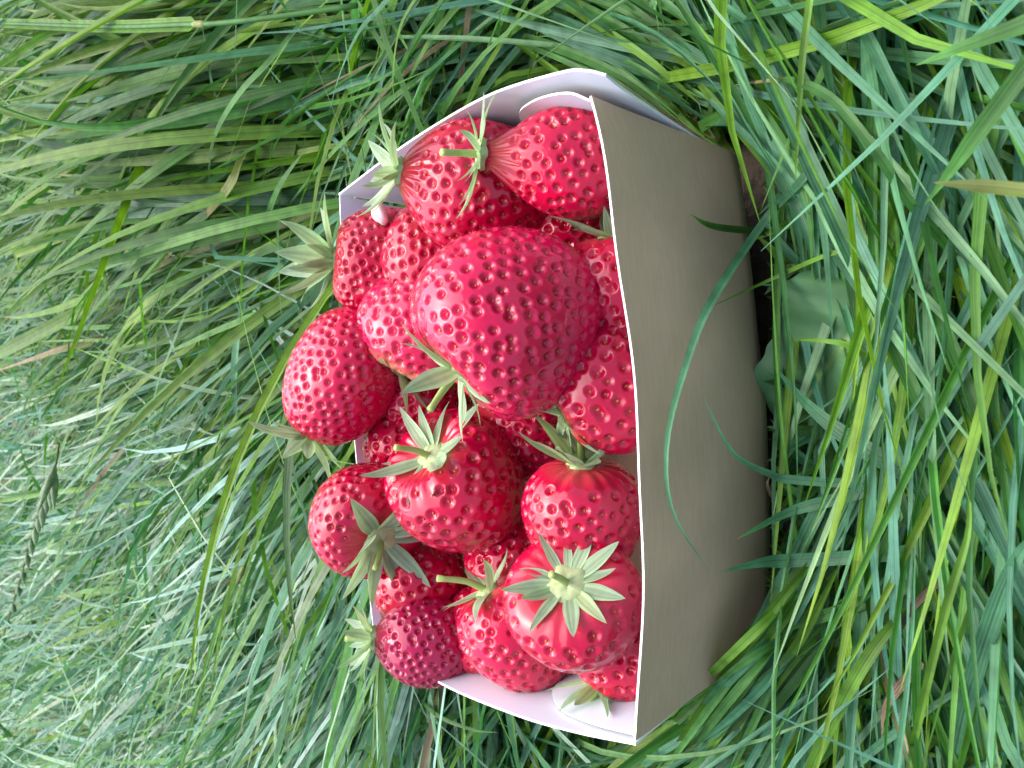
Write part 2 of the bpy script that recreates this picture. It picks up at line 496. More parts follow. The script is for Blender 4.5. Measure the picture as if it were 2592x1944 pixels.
    HV = np.stack([B-sd*wv, B+sd*wv, tipp], 1).reshape(-1, 3)
    hm = mesh_from('hairs', HV, np.arange(nh*3).reshape(-1, 3), [MAT_HAIR], smooth=False)
    return me, sm, hm

def sepal_mesh(rng, i):
    nu, nv = 5, 10
    V, UVs, cols = [], [], []
    bend = rng.uniform(-0.7, 0.8); fold = rng.uniform(0.1, 0.35); tw = rng.uniform(-0.5, 0.5)
    wmax = rng.uniform(0.30, 0.42); ser = rng.uniform(-0.15, 0.15)
    g = np.array([0.215, 0.32, 0.205])*rng.uniform(0.85, 1.3)
    if rng.random() < 0.15: g = g*np.array([1.15, 1.05, 0.85])
    ang, x, z = 0.0, 0.0, 0.0
    pts = []
    for j in range(nv):
        s = j/(nv-1)
        pts.append((x, z, ang)); ang = bend*s*s*1.2
        x += math.cos(ang)/(nv-1); z += math.sin(ang)/(nv-1)
    for a in range(nu):
        u = a/(nu-1)*2-1
        for j in range(nv):
            s = j/(nv-1)
            w = wmax*(0.62+0.38*math.sin(min(1, s/0.45)*math.pi/2))*(1-s**1.9)**0.85
            x, z, ang = pts[j]
            yy = u*w*0.5; zz = fold*abs(u)*w*0.5 + tw*yy*s
            V.append((x-math.sin(ang)*zz, yy+ser*s*s*0.3, z+math.cos(ang)*zz)); UVs.append((a/(nu-1), s))
            edge = 1+0.35*abs(u)**3
            cols.append(g*edge*(1.25-0.35*s) + np.array([0.09, 0.09, 0.03])*(1-s)**2)
    me = mesh_from('sepal', np.array(V), grid_faces(nu, nv), [MAT_SEPAL], col=np.array(cols), uv=np.array(UVs))
    return me
_srng = np.random.default_rng(5)
SEPALS = [sepal_mesh(_srng, i) for i in range(14)]

def frame_quat(axis, roll=0.0):
    z = Vector(axis).normalized()
    return z.to_track_quat('Z', 'Y') @ Quaternion((0, 0, 1), roll)

RED = (0.44, 0.0015, 0.036)
def strawberry(label, cx, cy, z, L, W, ang, tilt, seed, group='strawberries heaped in the punnet', **kw):
    """centre (cx, cy) seen at height z; L, W in mm; ang: direction calyx->tip as seen (deg, 0 = photo right, 90 = photo down);
    tilt: how far the tip points away from the viewer (deg)."""
    rng = np.random.default_rng(seed)
    P = dict(L=L/1000, W=W/1000, seed=seed, col=kw.pop('col', RED))
    nsep = kw.pop('nsep', 10); nsep = nsep+2 if nsep else 0; sel = kw.pop('sel', 0.0); slen = kw.pop('slen', 0.0125); stem = kw.pop('stem', 0.0)
    stem_dir = kw.pop('stem_dir', None); spread = kw.pop('spread', 0.25); res = kw.pop('res', (150, 210)); cr = kw.pop('core', 0.0042)
    roll = kw.pop('roll', rng.uniform(0, 6.28)); skip = kw.pop('skip', ()); sgain = kw.pop('sgain', 1.0)
    P.update(kw)
    P['lumps'] = P.get('lumps') or [(2, rng.uniform(0.02, 0.07), rng.uniform(0, 6), rng.uniform(0.3, 1.0)), (3, rng.uniform(0.01, 0.045), rng.uniform(0, 6), rng.uniform(0.5, 1.5)), (5, 0.012, rng.uniform(0, 6), 1.7)]
    a, tl = math.radians(ang), math.radians(tilt)
    ax = math.cos(tl)*(math.cos(a)*CX - math.sin(a)*CY) + math.sin(tl)*FWD      # calyx -> tip
    root = link('strawberry', None, label=label, cat='strawberry', group=group)
    c = at(cx, cy, z=z)
    root.location = c
    root.rotation_mode = 'QUATERNION'
    root.rotation_quaternion = frame_quat(-ax, roll)
    fm, sm, hm = build_flesh(P, rng, *res)
    fl = link('flesh', fm, root)
    link('seeds', sm, fl, kind='stuff')
    link('hairs', hm, fl, kind='stuff')
    if nsep:
        top = berry_surface(np.array([0.004]), np.array([0.0]), P)[0][2]
        bx = P.get('bend', 0.0)*(top/P['L']*2)**2
        # core: a low green dome with a rim
        rr = [0.0, 0.5, 0.85, 1.0, 0.9]; zz = [0.0013, 0.0012, 0.0008, 0.0001, -0.0012]
        V, F = [], []
        for q, (r_, z_) in enumerate(zip(rr, zz)):
            for k in range(20):
                th = 2*math.pi*k/20
                wob = 1+0.12*math.sin(th*5+seed)+0.06*math.sin(th*9)
                V.append((bx+cr*r_*wob*math.cos(th), cr*r_*wob*math.sin(th), top+z_+0.0003*math.sin(th*4+q)))
        for q in range(4):
            for k in range(20):
                k2 = (k+1) % 20
                F.append((q*20+k, (q+1)*20+k, (q+1)*20+k2, q*20+k2))
        cal = link('calyx', mesh_from('calyx', np.array(V), F, [MAT_CORE]), root)
        for k in range(nsep):
            if k in skip: continue
            th = 2*math.pi*(k+rng.uniform(-0.25, 0.25))/nsep
            el = sel + rng.normal(0, spread)
            so = link('sepal', SEPALS[int(rng.integers(len(SEPALS)))], cal)
            ln = slen*rng.uniform(0.85, 1.25)
            M = Matrix.Translation((bx+cr*0.75*math.cos(th), cr*0.75*math.sin(th), top+0.0004)) @ Matrix.Rotation(th, 4, 'Z') @ Matrix.Rotation(-el, 4, 'Y') @ Matrix.Rotation(rng.uniform(-0.2, 0.2), 4, 'X') @ Matrix.Diagonal((ln, ln*rng.uniform(0.85, 1.1), ln, 1))
            so.matrix_local = M
        if stem:
            if stem_dir is None:
                d = Vector((rng.normal(0, 0.3), rng.normal(0, 0.3), 1)).normalized()
            else:
                sa, st = math.radians(stem_dir[0]), math.radians(stem_dir[1])
                wd = math.cos(st)*(math.cos(sa)*CX-math.sin(sa)*CY)+math.sin(st)*FWD
                d = root.rotation_quaternion.inverted() @ Vector(wd)
            d = np.array(d)
            p0 = np.array([bx, 0, top-0.0005]); p1 = p0+np.array([0, 0, 0.35*stem]); p2 = p1*0.4+(p0+d*stem*0.55)*0.6; p3 = p0+d*stem
            path = catmull([p0, p2, p3], 9)
            rad = np.linspace(0.0012, 0.00085, 9); rad[0] = 0.0017; rad[-1] = 0.0011
            V, F = tube(path, rad, 8)
            link('stem', mesh_from('stem', V, F, [MAT_STEM]), root)
    return root

# visible fruit, from the front rim to the back
strawberry('largest strawberry, broad and heart shaped, lying on top in front of the others', 1290, 800, 0.074, 50, 50, -44, 8, 101,
           col=(0.55, 0.002, 0.056), k=0.17, e=0.78, dent=0.004, sel=0.35, stem=0.014, stem_dir=(125, -25), res=(210, 290), sp=0.0043, dep=0.00120, nsep=9, slen=0.016, fx=1.02, palew=0.55, tp=0.4, hairs=2500, t0=0.3, bend=0.002)
strawberry('strawberry with whitish orange shoulder half hidden behind the largest one', 1078, 800, 0.060, 47, 42, -62, 4, 102,
           k=0.18, sel=0.2, slen=0.0155, nsep=9, pale=(0.85, 0.42, 0.22), palew=0.95, tp=0.75, col=(0.60, 0.008, 0.07), dent=0.003)
strawberry('strawberry leaning out over the back rim, its leafy end pointing down the picture', 866, 958, 0.080, 49, 38, -60, -4, 103,
           col=(0.52, 0.002, 0.052), k=-0.08, e=0.75, sel=0.3, slen=0.0165, nsep=10, neck=0.25, sp=0.0039, palew=0.5)
strawberry('strawberry by the back rim with a long pale green leafy cap held upright', 998, 674, 0.062, 44, 38, 5, 12, 104,
           k=0.05, e=0.7, sel=0.55, slen=0.019, nsep=9, stem=0.014, stem_dir=(170, -10), sp=0.0035, palew=0.7, tp=0.8, sgain=1.2)
strawberry('strawberry with a red neck and a shrivelled petal on its cap, by the back corner', 1240, 481, 0.058, 48, 41, 8, 14, 105,
           k=0.12, e=0.7, neck=0.35, nlen=0.004, sel=0.5, slen=0.0155, nsep=9, sp=0.0042, palew=0.8, tp=0.5, dent=0.0)
strawberry('necked strawberry tucked against the right front corner with a thin stalk', 1438, 412, 0.056, 37, 31, 3, 10, 106,
           col=(0.52, 0.003, 0.045), k=-0.12, e=0.8, neck=0.40, nlen=0.006, sel=0.1, slen=0.0135, nsep=10, stem=0.013, stem_dir=(172, -35), sp=0.0039, t0=0.6, palew=0.85, tp=0.85, dent=0.0, cr=0.004)
strawberry('round glossy strawberry in the middle with a tilted leafy cap and thick stalk', 1165, 1225, 0.062, 44, 46, 48, 35, 107,
           k=0.12, e=0.75, sel=0.35, slen=0.0165, nsep=9, stem=0.014, stem_dir=(200, -40), sp=0.0053, dep=0.0013, ridge=0.0003, palew=0.5, tp=0.5, dent=0.006, core=0.005)
strawberry('strawberry beside the front rim whose spiky upright cap points up the picture', 1475, 1318, 0.054, 36, 35, 88, 14, 108,
           k=0.18, e=0.75, sel=0.75, slen=0.016, nsep=9, stem=0.014, stem_dir=(-95, -10), sp=0.0042, ridge=0.00022, t0=0.7, palew=0.6, tp=0.7, dent=0.001)
strawberry('strawberry cut by the front rim just below the largest one', 1560, 975, 0.050, 38, 36, -30, 0, 109,
           k=0.05, sel=0.3, slen=0.012, nsep=8, sp=0.0049, dep=0.0012)
strawberry('strawberry at the back rim showing its flat pale green cap and stub of stalk', 925, 1303, 0.078, 35, 40, 222, 50, 110,
           k=0.2, e=0.75, sel=0.5, slen=0.0165, nsep=9, stem=0.012, stem_dir=(92, -45), sp=0.0040, palew=0.5, tp=0.5, dent=0.003, core=0.006)
strawberry('shaded strawberry at the back rim under two others, above the small dark one', 1062, 1478, 0.060, 37, 34, 100, 10, 111,
           k=0.1, nsep=0, sp=0.0047)
strawberry('small dark purplish red strawberry at the left back corner', 1085, 1622, 0.066, 33, 30, 4, 6, 112,
           k=0.02, e=0.68, neck=0.30, nlen=0.002, sel=0.42, slen=0.0125, nsep=10, col=(0.33, 0.005, 0.055), pale=(0.5, 0.06, 0.07), sp=0.0036, palew=0.6, tp=0.4, dent=0.0, stem=0.010, stem_dir=(180, 0))
strawberry('strawberry with a long bare stalk and narrow cap leaves, left of the star capped one', 1318, 1595, 0.056, 38, 36, 52, 10, 113,
           col=(0.50, 0.003, 0.045), k=0.1, e=0.75, sel=0.45, slen=0.013, nsep=5, stem=0.017, stem_dir=(198, -15), sp=0.0042, palew=0.5, tp=0.5)
strawberry('front strawberry with a pale star shaped cap facing up at the viewer', 1458, 1532, 0.064, 32, 39, 70, 48, 114,
           k=0.22, e=0.75, sel=0.28, slen=0.0112, nsep=10, stem=0.008, stem_dir=(-140, -40), sp=0.0047, ridge=0.0001, t0=0.62, palew=0.45, tp=0.9, dent=0.003, core=0.0058, spread=0.10)
strawberry('strawberry in the left front corner, mostly under the star capped one', 1578, 1630, 0.048, 31, 29, -60, 0, 115,
           k=0.1, sel=0.3, slen=0.013, nsep=8, stem=0.010, stem_dir=(120, -30))
strawberry('strawberry wedged behind the largest one, only its rounded top showing', 1125, 668, 0.054, 44, 41, 20, 0, 116,
           k=0.1, nsep=0)
strawberry('strawberry low at the front rim with its green cap squeezed beside the largest', 1570, 745, 0.046, 36, 33, 80, 10, 117,
           k=0.1, sel=0.7, slen=0.014, nsep=8)
strawberry('deep shaded strawberry at the bottom of the gap in the middle', 1345, 1090, 0.036, 40, 36, 40, 30, 118,
           k=0.1, nsep=0)
strawberry('strawberry buried between the round glossy one and the star capped one', 1310, 1430, 0.044, 36, 34, 60, 10, 119,
           k=0.1, sel=0.3, nsep=7, slen=0.012)
strawberry('strawberry under the small dark one, with cap leaves poking out at the left', 1225, 1590, 0.052, 30, 27, -100, 10, 120,
           k=0.1, sel=0.5, nsep=8, slen=0.010)
strawberry('strawberry hidden low behind the necked one near the right side', 1355, 500, 0.038, 30, 30, 0, 0, 121,
           k=0.1, nsep=0)
strawberry('lowest strawberry in the gap behind the round glossy one', 1035, 1130, 0.058, 32, 30, 30, 0, 122,
           k=0.1, nsep=0)

strawberry('dark strawberry low between the necked one and the largest one', 1470, 600, 0.034, 38, 36, 60, 10, 123,
           k=0.1, nsep=0)
strawberry('shaded strawberry low in the gap left of the largest one', 1075, 1010, 0.053, 34, 32, 20, 10, 124,
           k=0.1, nsep=0)

def build_petal():
    c = at(962, 540, z=0.074)
    rng = np.random.default_rng(3)
    nu, nv = 18, 12
    V = []
    for i in range(nu):
        for j in range(nv):
            a = 2*math.pi*i/nu; b = math.pi*(j+0.02)/(nv-1+0.04)
            r = 1+0.12*math.sin(3*a+2*b)+0.08*math.sin(5*a-3*b)
            V.append((0.0034*r*math.sin(b)*math.cos(a), 0.0026*r*math.sin(b)*math.sin(a), 0.0042*math.cos(b)*(1+0.15*math.sin(2*a))))
    me = mesh_from('dried_petal', np.array(V), grid_faces(nu, nv, wrap=True), [MAT_PETAL])
    o = link('dried_petal', me, label='shrivelled white petal stuck to the cap of a strawberry by the back corner', cat='petal')
    o.location = c; o.rotation_euler = (0.9, 0.4, 0.8)
build_petal()

# ------------------------------------------------------------------ single grass blades that stand out
def panel_point(X, Y, off):
    """a point `off` metres in front of the box's front panel, along the sight line"""
    r = ray(X, Y)
    d = 0.2
    for _ in range(12):
        p = CAM_POS+r*d
        v = np.clip(1-p[2]/BH, 0, 1); u = np.clip(p[0]/(WT+(WB-WT)*v), -1, 1)
        bow = (1-u*u)*(0.0085*(1-v)+0.0025*v+0.003*math.sin(math.pi*v))
        yt = -(DT+(DB-DT)*v)-bow-off
        d = (yt-CAM_POS[1])/r[1]
    return CAM_POS+r*d

def ribbon(path, width, fold, nrm_hint, tip=0.45, basew=0.75, twist=0.0):
    n = len(path)
    tan = np.gradient(path, axis=0); tan /= np.linalg.norm(tan, axis=1)[:, None]
    side = np.cross(tan, nrm_hint); side /= np.maximum(np.linalg.norm(side, axis=1), 1e-6)[:, None]
    nn = np.cross(side, tan)
    s = np.linspace(0, 1, n)
    tw = twist*s
    side2 = side*np.cos(tw)[:, None]+nn*np.sin(tw)[:, None]; nn2 = np.cross(side2, tan)
    w = width*np.minimum(1, (1-s)/tip+0.02)**0.8*(basew+(1-basew)*np.minimum(1, s/0.2))
    V = np.stack([path-side2*(w/2)[:, None], path-side2*(w/4)[:, None]-nn2*(w*fold*0.5)[:, None], path-nn2*(w*fold)[:, None],
                  path+side2*(w/4)[:, None]-nn2*(w*fold*0.5)[:, None], path+side2*(w/2)[:, None]], 0).reshape(-1, 3)
    uv = np.stack([np.repeat([0, .25, .5, .75, 1], n), np.tile(s, 5)], -1)
    return V, grid_faces(5, n), uv

GREENS = {'blue': (0.070, 0.215, 0.11), 'mid': (0.068, 0.20, 0.048), 'lime': (0.115, 0.255, 0.03), 'olive': (0.11, 0.15, 0.03), 'deep': (0.05, 0.13, 0.03), 'tan': (0.36, 0.29, 0.19), 'brown': (0.20, 0.14, 0.10)}
def hero_blade(label, pts, wpx, colour='blue', fold=0.16, name='grass_strand', cat='grass blade', tip_dry=0.0, group='single grass blades that stand out', tip=0.45, twist=0.0, base_dry=0.0):
    """pts root -> tip: (X, Y, height) or (X, Y, 'p', offset from the panel)"""
    P = []
    for q in pts:
        P.append(panel_point(q[0], q[1], q[3]) if len(q) == 4 else at(q[0], q[1], z=q[2]))
    path = catmull(P, 28)
    w = wpx*np.median([depth_of(p) for p in P])/FPX
    hint = np.array([0, 0, 1.0])*0.7 - FWD*0.6
    V, F, uv = ribbon(path, w, fold, hint, tip=tip, twist=twist)
    s = uv[:, 1]
    c = np.array(GREENS[colour])[None]*(0.9+0.2*np.sin(s*7+len(label)))[:, None]
    if tip_dry:
        k = smooth01(s, 1-tip_dry, 1-tip_dry*0.5)[:, None]; c = c*(1-k)+np.array([0.34, 0.25, 0.12])*k
    if base_dry:
        k = (1-smooth01(s, base_dry*0.7, base_dry))[:, None]; c = c*(1-k)+np.array([0.40, 0.31, 0.20])*k
    dry = colour in ('tan', 'brown')
    me = mesh_from(name, V, F, [MAT_DRY if dry else MAT_GRASS], col=c, uv=uv)
    return link(name, me, label=label, cat=cat, group=group)

hero_blade('long thin blade bowing in an arc across the brown front of the box', [(2120, 330, .030), (2028, 457, .034), (1943, 548, 'p', .012), (1807, 751, 'p', .010), (1744, 900, 'p', .007), (1689, 1111, 'p', .006), (1702, 1292, 'p', .006), (1795, 1446, 'p', .008)], 24, 'blue', tip=0.6)
hero_blade('short dark blade pointing straight up the brown box front near its right end', [(2060, 600, .012), (1990, 594, 'p', .012), (1920, 586, 'p', .008), (1807, 573, 'p', .006), (1748, 543, 'p', .012)], 18, 'deep', tip=0.3)
hero_blade('thin lime stalk crossing the arc shaped blade at the foot of the box', [(2260, 610, .026), (2100, 643, .026), (1943, 711, 'p', .013), (1800, 776, 'p', .010)], 12, 'lime', tip=0.5)
hero_blade('slender blade curving up the box front with its tip in mid panel', [(2330, 1236, .018), (2187, 1226, .022), (2007, 1214, 'p', .018), (1950, 1200, 'p', .014), (1855, 1145, 'p', .010), (1781, 1008, 'p', .008)], 24, 'blue', tip=0.55)
hero_blade('pale blade with a purplish tip slanting onto the lower box front', [(2592, 1163, .02), (2320, 1199, .026), (2156, 1253, .026), (2001, 1295, 'p', .016), (1867, 1363, 'p', .014)], 32, 'blue', tip_dry=0.004, tip=0.35)
hero_blade('long level pale blade whose tip ends on the left part of the box front', [(2640, 1355, .016), (2411, 1386, .024), (2151, 1411, .026), (2000, 1419, 'p', .018), (1934, 1423, 'p', .014), (1826, 1446, 'p', .010)], 36, 'blue', tip=0.3, tip_dry=0.03)
hero_blade('broad blade lying along the hidden left bottom corner of the box', [(2090, 1250, .020), (2064, 1304, .024), (1975, 1480, 'p', .012), (1909, 1605, 'p', .010), (1800, 1730, .018), (1700, 1806, .026)], 36, 'blue', tip=0.5)
hero_blade('creased blade with a pale scar running from the box corner to the right', [(2411, 1434, .022), (2280, 1490, .026), (2160, 1534, .028), (2050, 1570, .026), (1942, 1605, 'p', .014), (1870, 1680, .022)], 32, 'mid', fold=0.3)
hero_blade('blurred olive blade entering level from the right edge of the picture', [(2640, 490, .085), (2592, 481, .085), (2480, 470, .083), (2362, 462, .080)], 36, 'olive', tip=0.35)
hero_blade('blurred broad blade slanting down from the upper right edge', [(2640, 110, .080), (2592, 177, .080), (2467, 346, .075), (2400, 440, .07), (2340, 519, .064)], 44, 'mid', tip=0.5)
hero_blade('broad pale blade entering high on the right edge and tapering leftwards', [(2640, 35, .070), (2592, 60, .07), (2425, 122, .064), (2319, 165, .058)], 50, 'mid', tip=0.7)
hero_blade('blade with a dead straw coloured upper half at the top right', [(2120, -60, .03), (2146, 0, .034), (2214, 127, .04), (2294, 295, .042), (2362, 422, .036), (2460, 600, .024)], 30, 'blue', base_dry=0.16)
hero_blade('wide bluish blade with a dark midrib descending right of the box', [(1800, -60, .02), (1834, 0, .026), (1919, 135, .034), (2045, 401, .038), (2151, 633, .034), (2230, 800, .024), (2300, 930, .012)], 40, 'blue', fold=0.22, tip=0.3)
hero_blade('wide striped blade running diagonally below the broad dock leaf', [(2520, 1330, .018), (2477, 1293, .02), (2320, 1210, .028), (2164, 1120, .030), (2046, 1026, .028), (1960, 928, .020)], 48, 'blue', fold=0.12, tip=0.4)
hero_blade('long narrow blade descending over the edge of the dock leaf', [(2130, 590, .026), (2156, 650, .03), (2242, 826, .034), (2320, 1003, .034), (2407, 1160, .03), (2490, 1320, .02)], 34, 'mid', fold=0.25, tip=0.4)
hero_blade('hook shaped blade arching to a pale tip by the right corner of the box', [(2430, 690, .02), (2404, 633, .028), (2298, 506, .042), (2214, 380, .05), (2109, 253, .05), (2020, 207, .044), (1961, 202, .038), (1851, 217, .026)], 24, 'mid', tip_dry=0.2, tip=0.35)
hero_blade('narrow bright blade hanging straight down the upper right', [(2052, -60, .05), (2049, 0, .05), (2036, 100, .048), (2028, 190, .046), (2018, 360, .040), (2014, 460, .036)], 18, 'lime', fold=0.2)
hero_blade('slim blade arching away from the lower edge of the box near the dock leaf', [(2330, 1070, .012), (2260, 950, .026), (2160, 880, .034), (2080, 862, .036), (2006, 860, .032)], 17, 'lime', tip=0.5)
hero_blade('long curved blade descending diagonally at the right edge', [(2280, 560, .02), (2360, 760, .032), (2430, 930, .036), (2500, 1120, .034), (2560, 1300, .026)], 34, 'mid', fold=0.2)
hero_blade('broad pale blade rising at the far lower right', [(2400, 1990, .02), (2440, 1800, .035), (2500, 1600, .045), (2570, 1420, .048), (2640, 1330, .044)], 46, 'blue', fold=0.1)
hero_blade('tall shiny channelled blade at the lower right', [(2290, 1990, .025), (2340, 1760, .045), (2400, 1520, .055), (2450, 1350, .055), (2450, 1200, .050)], 22, 'lime', fold=0.35)
hero_blade('wide green blade rising from the bottom edge at the lower right', [(2030, 2000, .02), (2090, 1860, .034), (2180, 1690, .040), (2260, 1580, .036), (2320, 1520, .026)], 34, 'lime', fold=0.15)
# behind the box
hero_blade('thin pale blade hanging beside the top right corner of the punnet', [(1000, -40, .10), (971, 9, .10), (908, 81, .092), (859, 190, .075), (832, 290, .055)], 16, 'blue')
hero_blade('thin wiry stem curving down above the back corner of the box', [(1075, -40, .08), (1020, 50, .080), (1000, 130, .075), (995, 230, .064), (1012, 310, .05)], 9, 'lime')
hero_blade('narrow blade bending down through the tall tuft behind the box', [(760, 60, .05), (678, 158, .06), (606, 235, .066), (547, 334, .066), (529, 429, .06), (538, 551, .045)], 17, 'mid', tip_dry=0.06)
hero_blade('yellow tipped kinked blade hanging across the tall tuft', [(680, 260, .03), (610, 398, .055), (579, 470, .062), (506, 560, .06), (371, 705, .05)], 28, 'olive', tip_dry=0.4)
hero_blade('bright smooth blade rising left of the back corner of the box', [(600, 800, .02), (583, 750, .025), (655, 601, .04), (705, 475, .05), (768, 384, .05)], 26, 'mid')
hero_blade('dark olive stalk running level from behind the box corner', [(860, 520, .03), (827, 524, .034), (678, 583, .045), (452, 651, .055), (380, 690, .056)], 17, 'olive', tip=0.2)
hero_blade('very broad olive blade at the left edge with mottled skin', [(330, 720, .03), (253, 761, .045), (108, 837, .07), (0, 892, .085), (-60, 920, .09)], 36, 'lime', fold=0.2, tip=0.3)
hero_blade('bluish hanging blade with a sharp tip above the back berries', [(560, 560, .03), (528, 700, .045), (521, 808, .045), (539, 935, .03)], 18, 'blue')
hero_blade('upright narrow bluish blade beside the berry that leans over the rim', [(640, 660, .03), (612, 780, .045), (593, 917, .05), (597, 1062, .045), (615, 1235, .03)], 22, 'blue')
hero_blade('long straight yellow green stem lying level at the left edge', [(520, 1214, .04), (452, 1220, .045), (181, 1241, .05), (0, 1268, .05), (-60, 1276, .05)], 13, 'lime', tip=0.1, fold=0.3)
hero_blade('wide bluish blade slanting down across the lying grass behind the box', [(760, 1160, .03), (723, 1200, .036), (610, 1327, .045), (497, 1467, .045), (362, 1634, .03)], 27, 'blue')
hero_blade('curved blade hooking left from under the capped strawberry at the back', [(931, 1485, .02), (860, 1540, .03), (768, 1571, .034), (588, 1557, .034), (438, 1494, .03)], 19, 'blue')
hero_blade('broad dark green blade lying diagonally left of the box', [(900, 1440, .012), (881, 1462, .018), (701, 1616, .03), (542, 1765, .034), (440, 1850, .028)], 36, 'deep', fold=0.1)
hero_blade('withered straw blade bent down below the left back corner of the box', [(895, 1700, .02), (903, 1757, .026), (917, 1847, .026), (960, 1990, .015)], 15, 'tan')
hero_blade('dark thin curl of grass under the left rim of the box', [(1020, 1735, .03), (1039, 1748, .03), (1107, 1811, .034), (1197, 1847, .034), (1260, 1854, .032)], 12, 'deep')
hero_blade('withered brown blade hanging in the lower right, upper one of two', [(2390, 1459, .03), (2306, 1543, .034), (2268, 1626, .030), (2285, 1676, .022)], 20, 'brown', name='dead_grass_strand', cat='dead grass', twist=1.2, group='dead grass blades')
hero_blade('withered brown blade hanging in the lower right, lower one of two', [(2330, 1675, .034), (2310, 1700, .034), (2243, 1785, .032), (2231, 1869, .024)], 26, 'brown', name='dead_grass_strand', cat='dead grass', twist=-1.0, group='dead grass blades')
hero_blade('curled brown wisp of dead grass against the foot of the box front', [(2010, 1300, .01), (1967, 1274, .014), (1943, 1230, .018), (1948, 1205, .018)], 9, 'brown', name='dead_grass_strand', cat='dead grass', group='dead grass blades')
hero_blade('twisted silvery dead blade beside the dock leaf', [(2281, 760, .02), (2284, 725, .03), (2305, 705, .032), (2350, 715, .032), (2399, 744, .03), (2458, 768, .024)], 11, 'tan', name='dead_grass_strand', cat='dead grass', twist=2.0, group='dead grass blades')

def grass_stem(label, pts, w0, w1, joint, group):
    """a flowering stem: a leaf sheath up to a joint, then a thinner culm"""
    P = [at(q[0], q[1], z=q[2]) for q in pts]
    path = catmull(P, 32)
    root = link('grass_stalk', None, label=label, cat='grass stem', group=group)
    d = np.median([depth_of(p) for p in P])/FPX
    k = int(32*joint)
    V, F = tube(path, np.full(32, w1*d/2), 8)
    V2, F2, uv2 = ribbon(path[:k+1]+np.array([0, 0, 0.001]), w0*d, 0.3, np.array([0, 0, 1.0])*0.6-FWD*0.6, tip=0.03)
    c = np.tile(np.array(GREENS['mid']), (len(V), 1)); uv = np.zeros((len(V), 2))
    link('culm', mesh_from('culm', V, F, [MAT_GRASS], col=c, uv=uv), root)
    link('leaf_sheath', mesh_from('leaf_sheath', V2, F2, [MAT_GRASS], col=np.tile(np.array(GREENS['lime'])*0.9, (len(V2), 1)), uv=uv2), root)
    nd = path[k-1:k+2]; Vn, Fn = tube(catmull(nd, 5), np.array([0.6, 0.9, 1.0, 0.9, 0.6])*w1*d*0.75, 8)
    link('node', mesh_from('node', Vn, Fn, [MAT_GRASS], col=np.tile(np.array([0.25, 0.30, 0.10]), (len(Vn), 1)), uv=np.zeros((len(Vn), 2))), root)
grass_stem('thick jointed grass stem along the top left edge', [(-60, 58, .10), (0, 59, .10), (271, 68, .095), (452, 63, .09), (551, 59, .085), (678, 45, .075), (904, 14, .055)], 36, 13, 0.58, 'jointed grass stems')
grass_stem('jointed stem crossing the lying grass at the lower left', [(455, 1960, .05), (466, 1923, .05), (542, 1629, .055), (606, 1462, .055), (660, 1340, .05), (723, 1209, .04)], 17, 9, 0.62, 'jointed grass stems')

def seed_head():
    root = link('grass_spike', None, label='drooping grass seed head of narrow spikelets at the left edge', cat='seed head')
    pts = [(150, 1120, .085), (136, 1200, .09), (105, 1290, .088), (77, 1372, .082), (45, 1490, .07), (9, 1607, .055)]
    path = catmull([at(*q[:2], z=q[2]) for q in pts], 30)
    V, F = tube(path, np.full(30, 0.0007), 6)
    link('stalk', mesh_from('stalk', V, F, [MAT_GRASS], col=np.tile(np.array(GREENS['olive']), (len(V), 1)), uv=np.zeros((len(V), 2))), root)
    rng = np.random.default_rng(9)
    for i in range(4, 30):
        p = path[i]; t = path[min(i+1, 29)]-path[i-1]; t /= np.linalg.norm(t)
        sd = np.cross(t, FWD); sd /= np.linalg.norm(sd)
        o = (1 if i % 2 else -1)
        d = t + sd*o*0.18; d /= np.linalg.norm(d)
        L = 0.030*rng.uniform(0.8, 1.2)
        sp_ = np.array([p+d*L*s for s in np.linspace(0, 1, 7)])
        V, F = tube(sp_, np.array([0.0006, 0.0019, 0.0025, 0.0024, 0.0018, 0.001, 0.0002]), 6)
        link('spikelet', mesh_from('spikelet', V, F, [MAT_GRASS], col=np.tile(np.array([0.21, 0.30, 0.17])*rng.uniform(0.8, 1.2), (len(V), 1)), uv=np.random.default_rng(i).random((len(V), 2))), root)
seed_head()

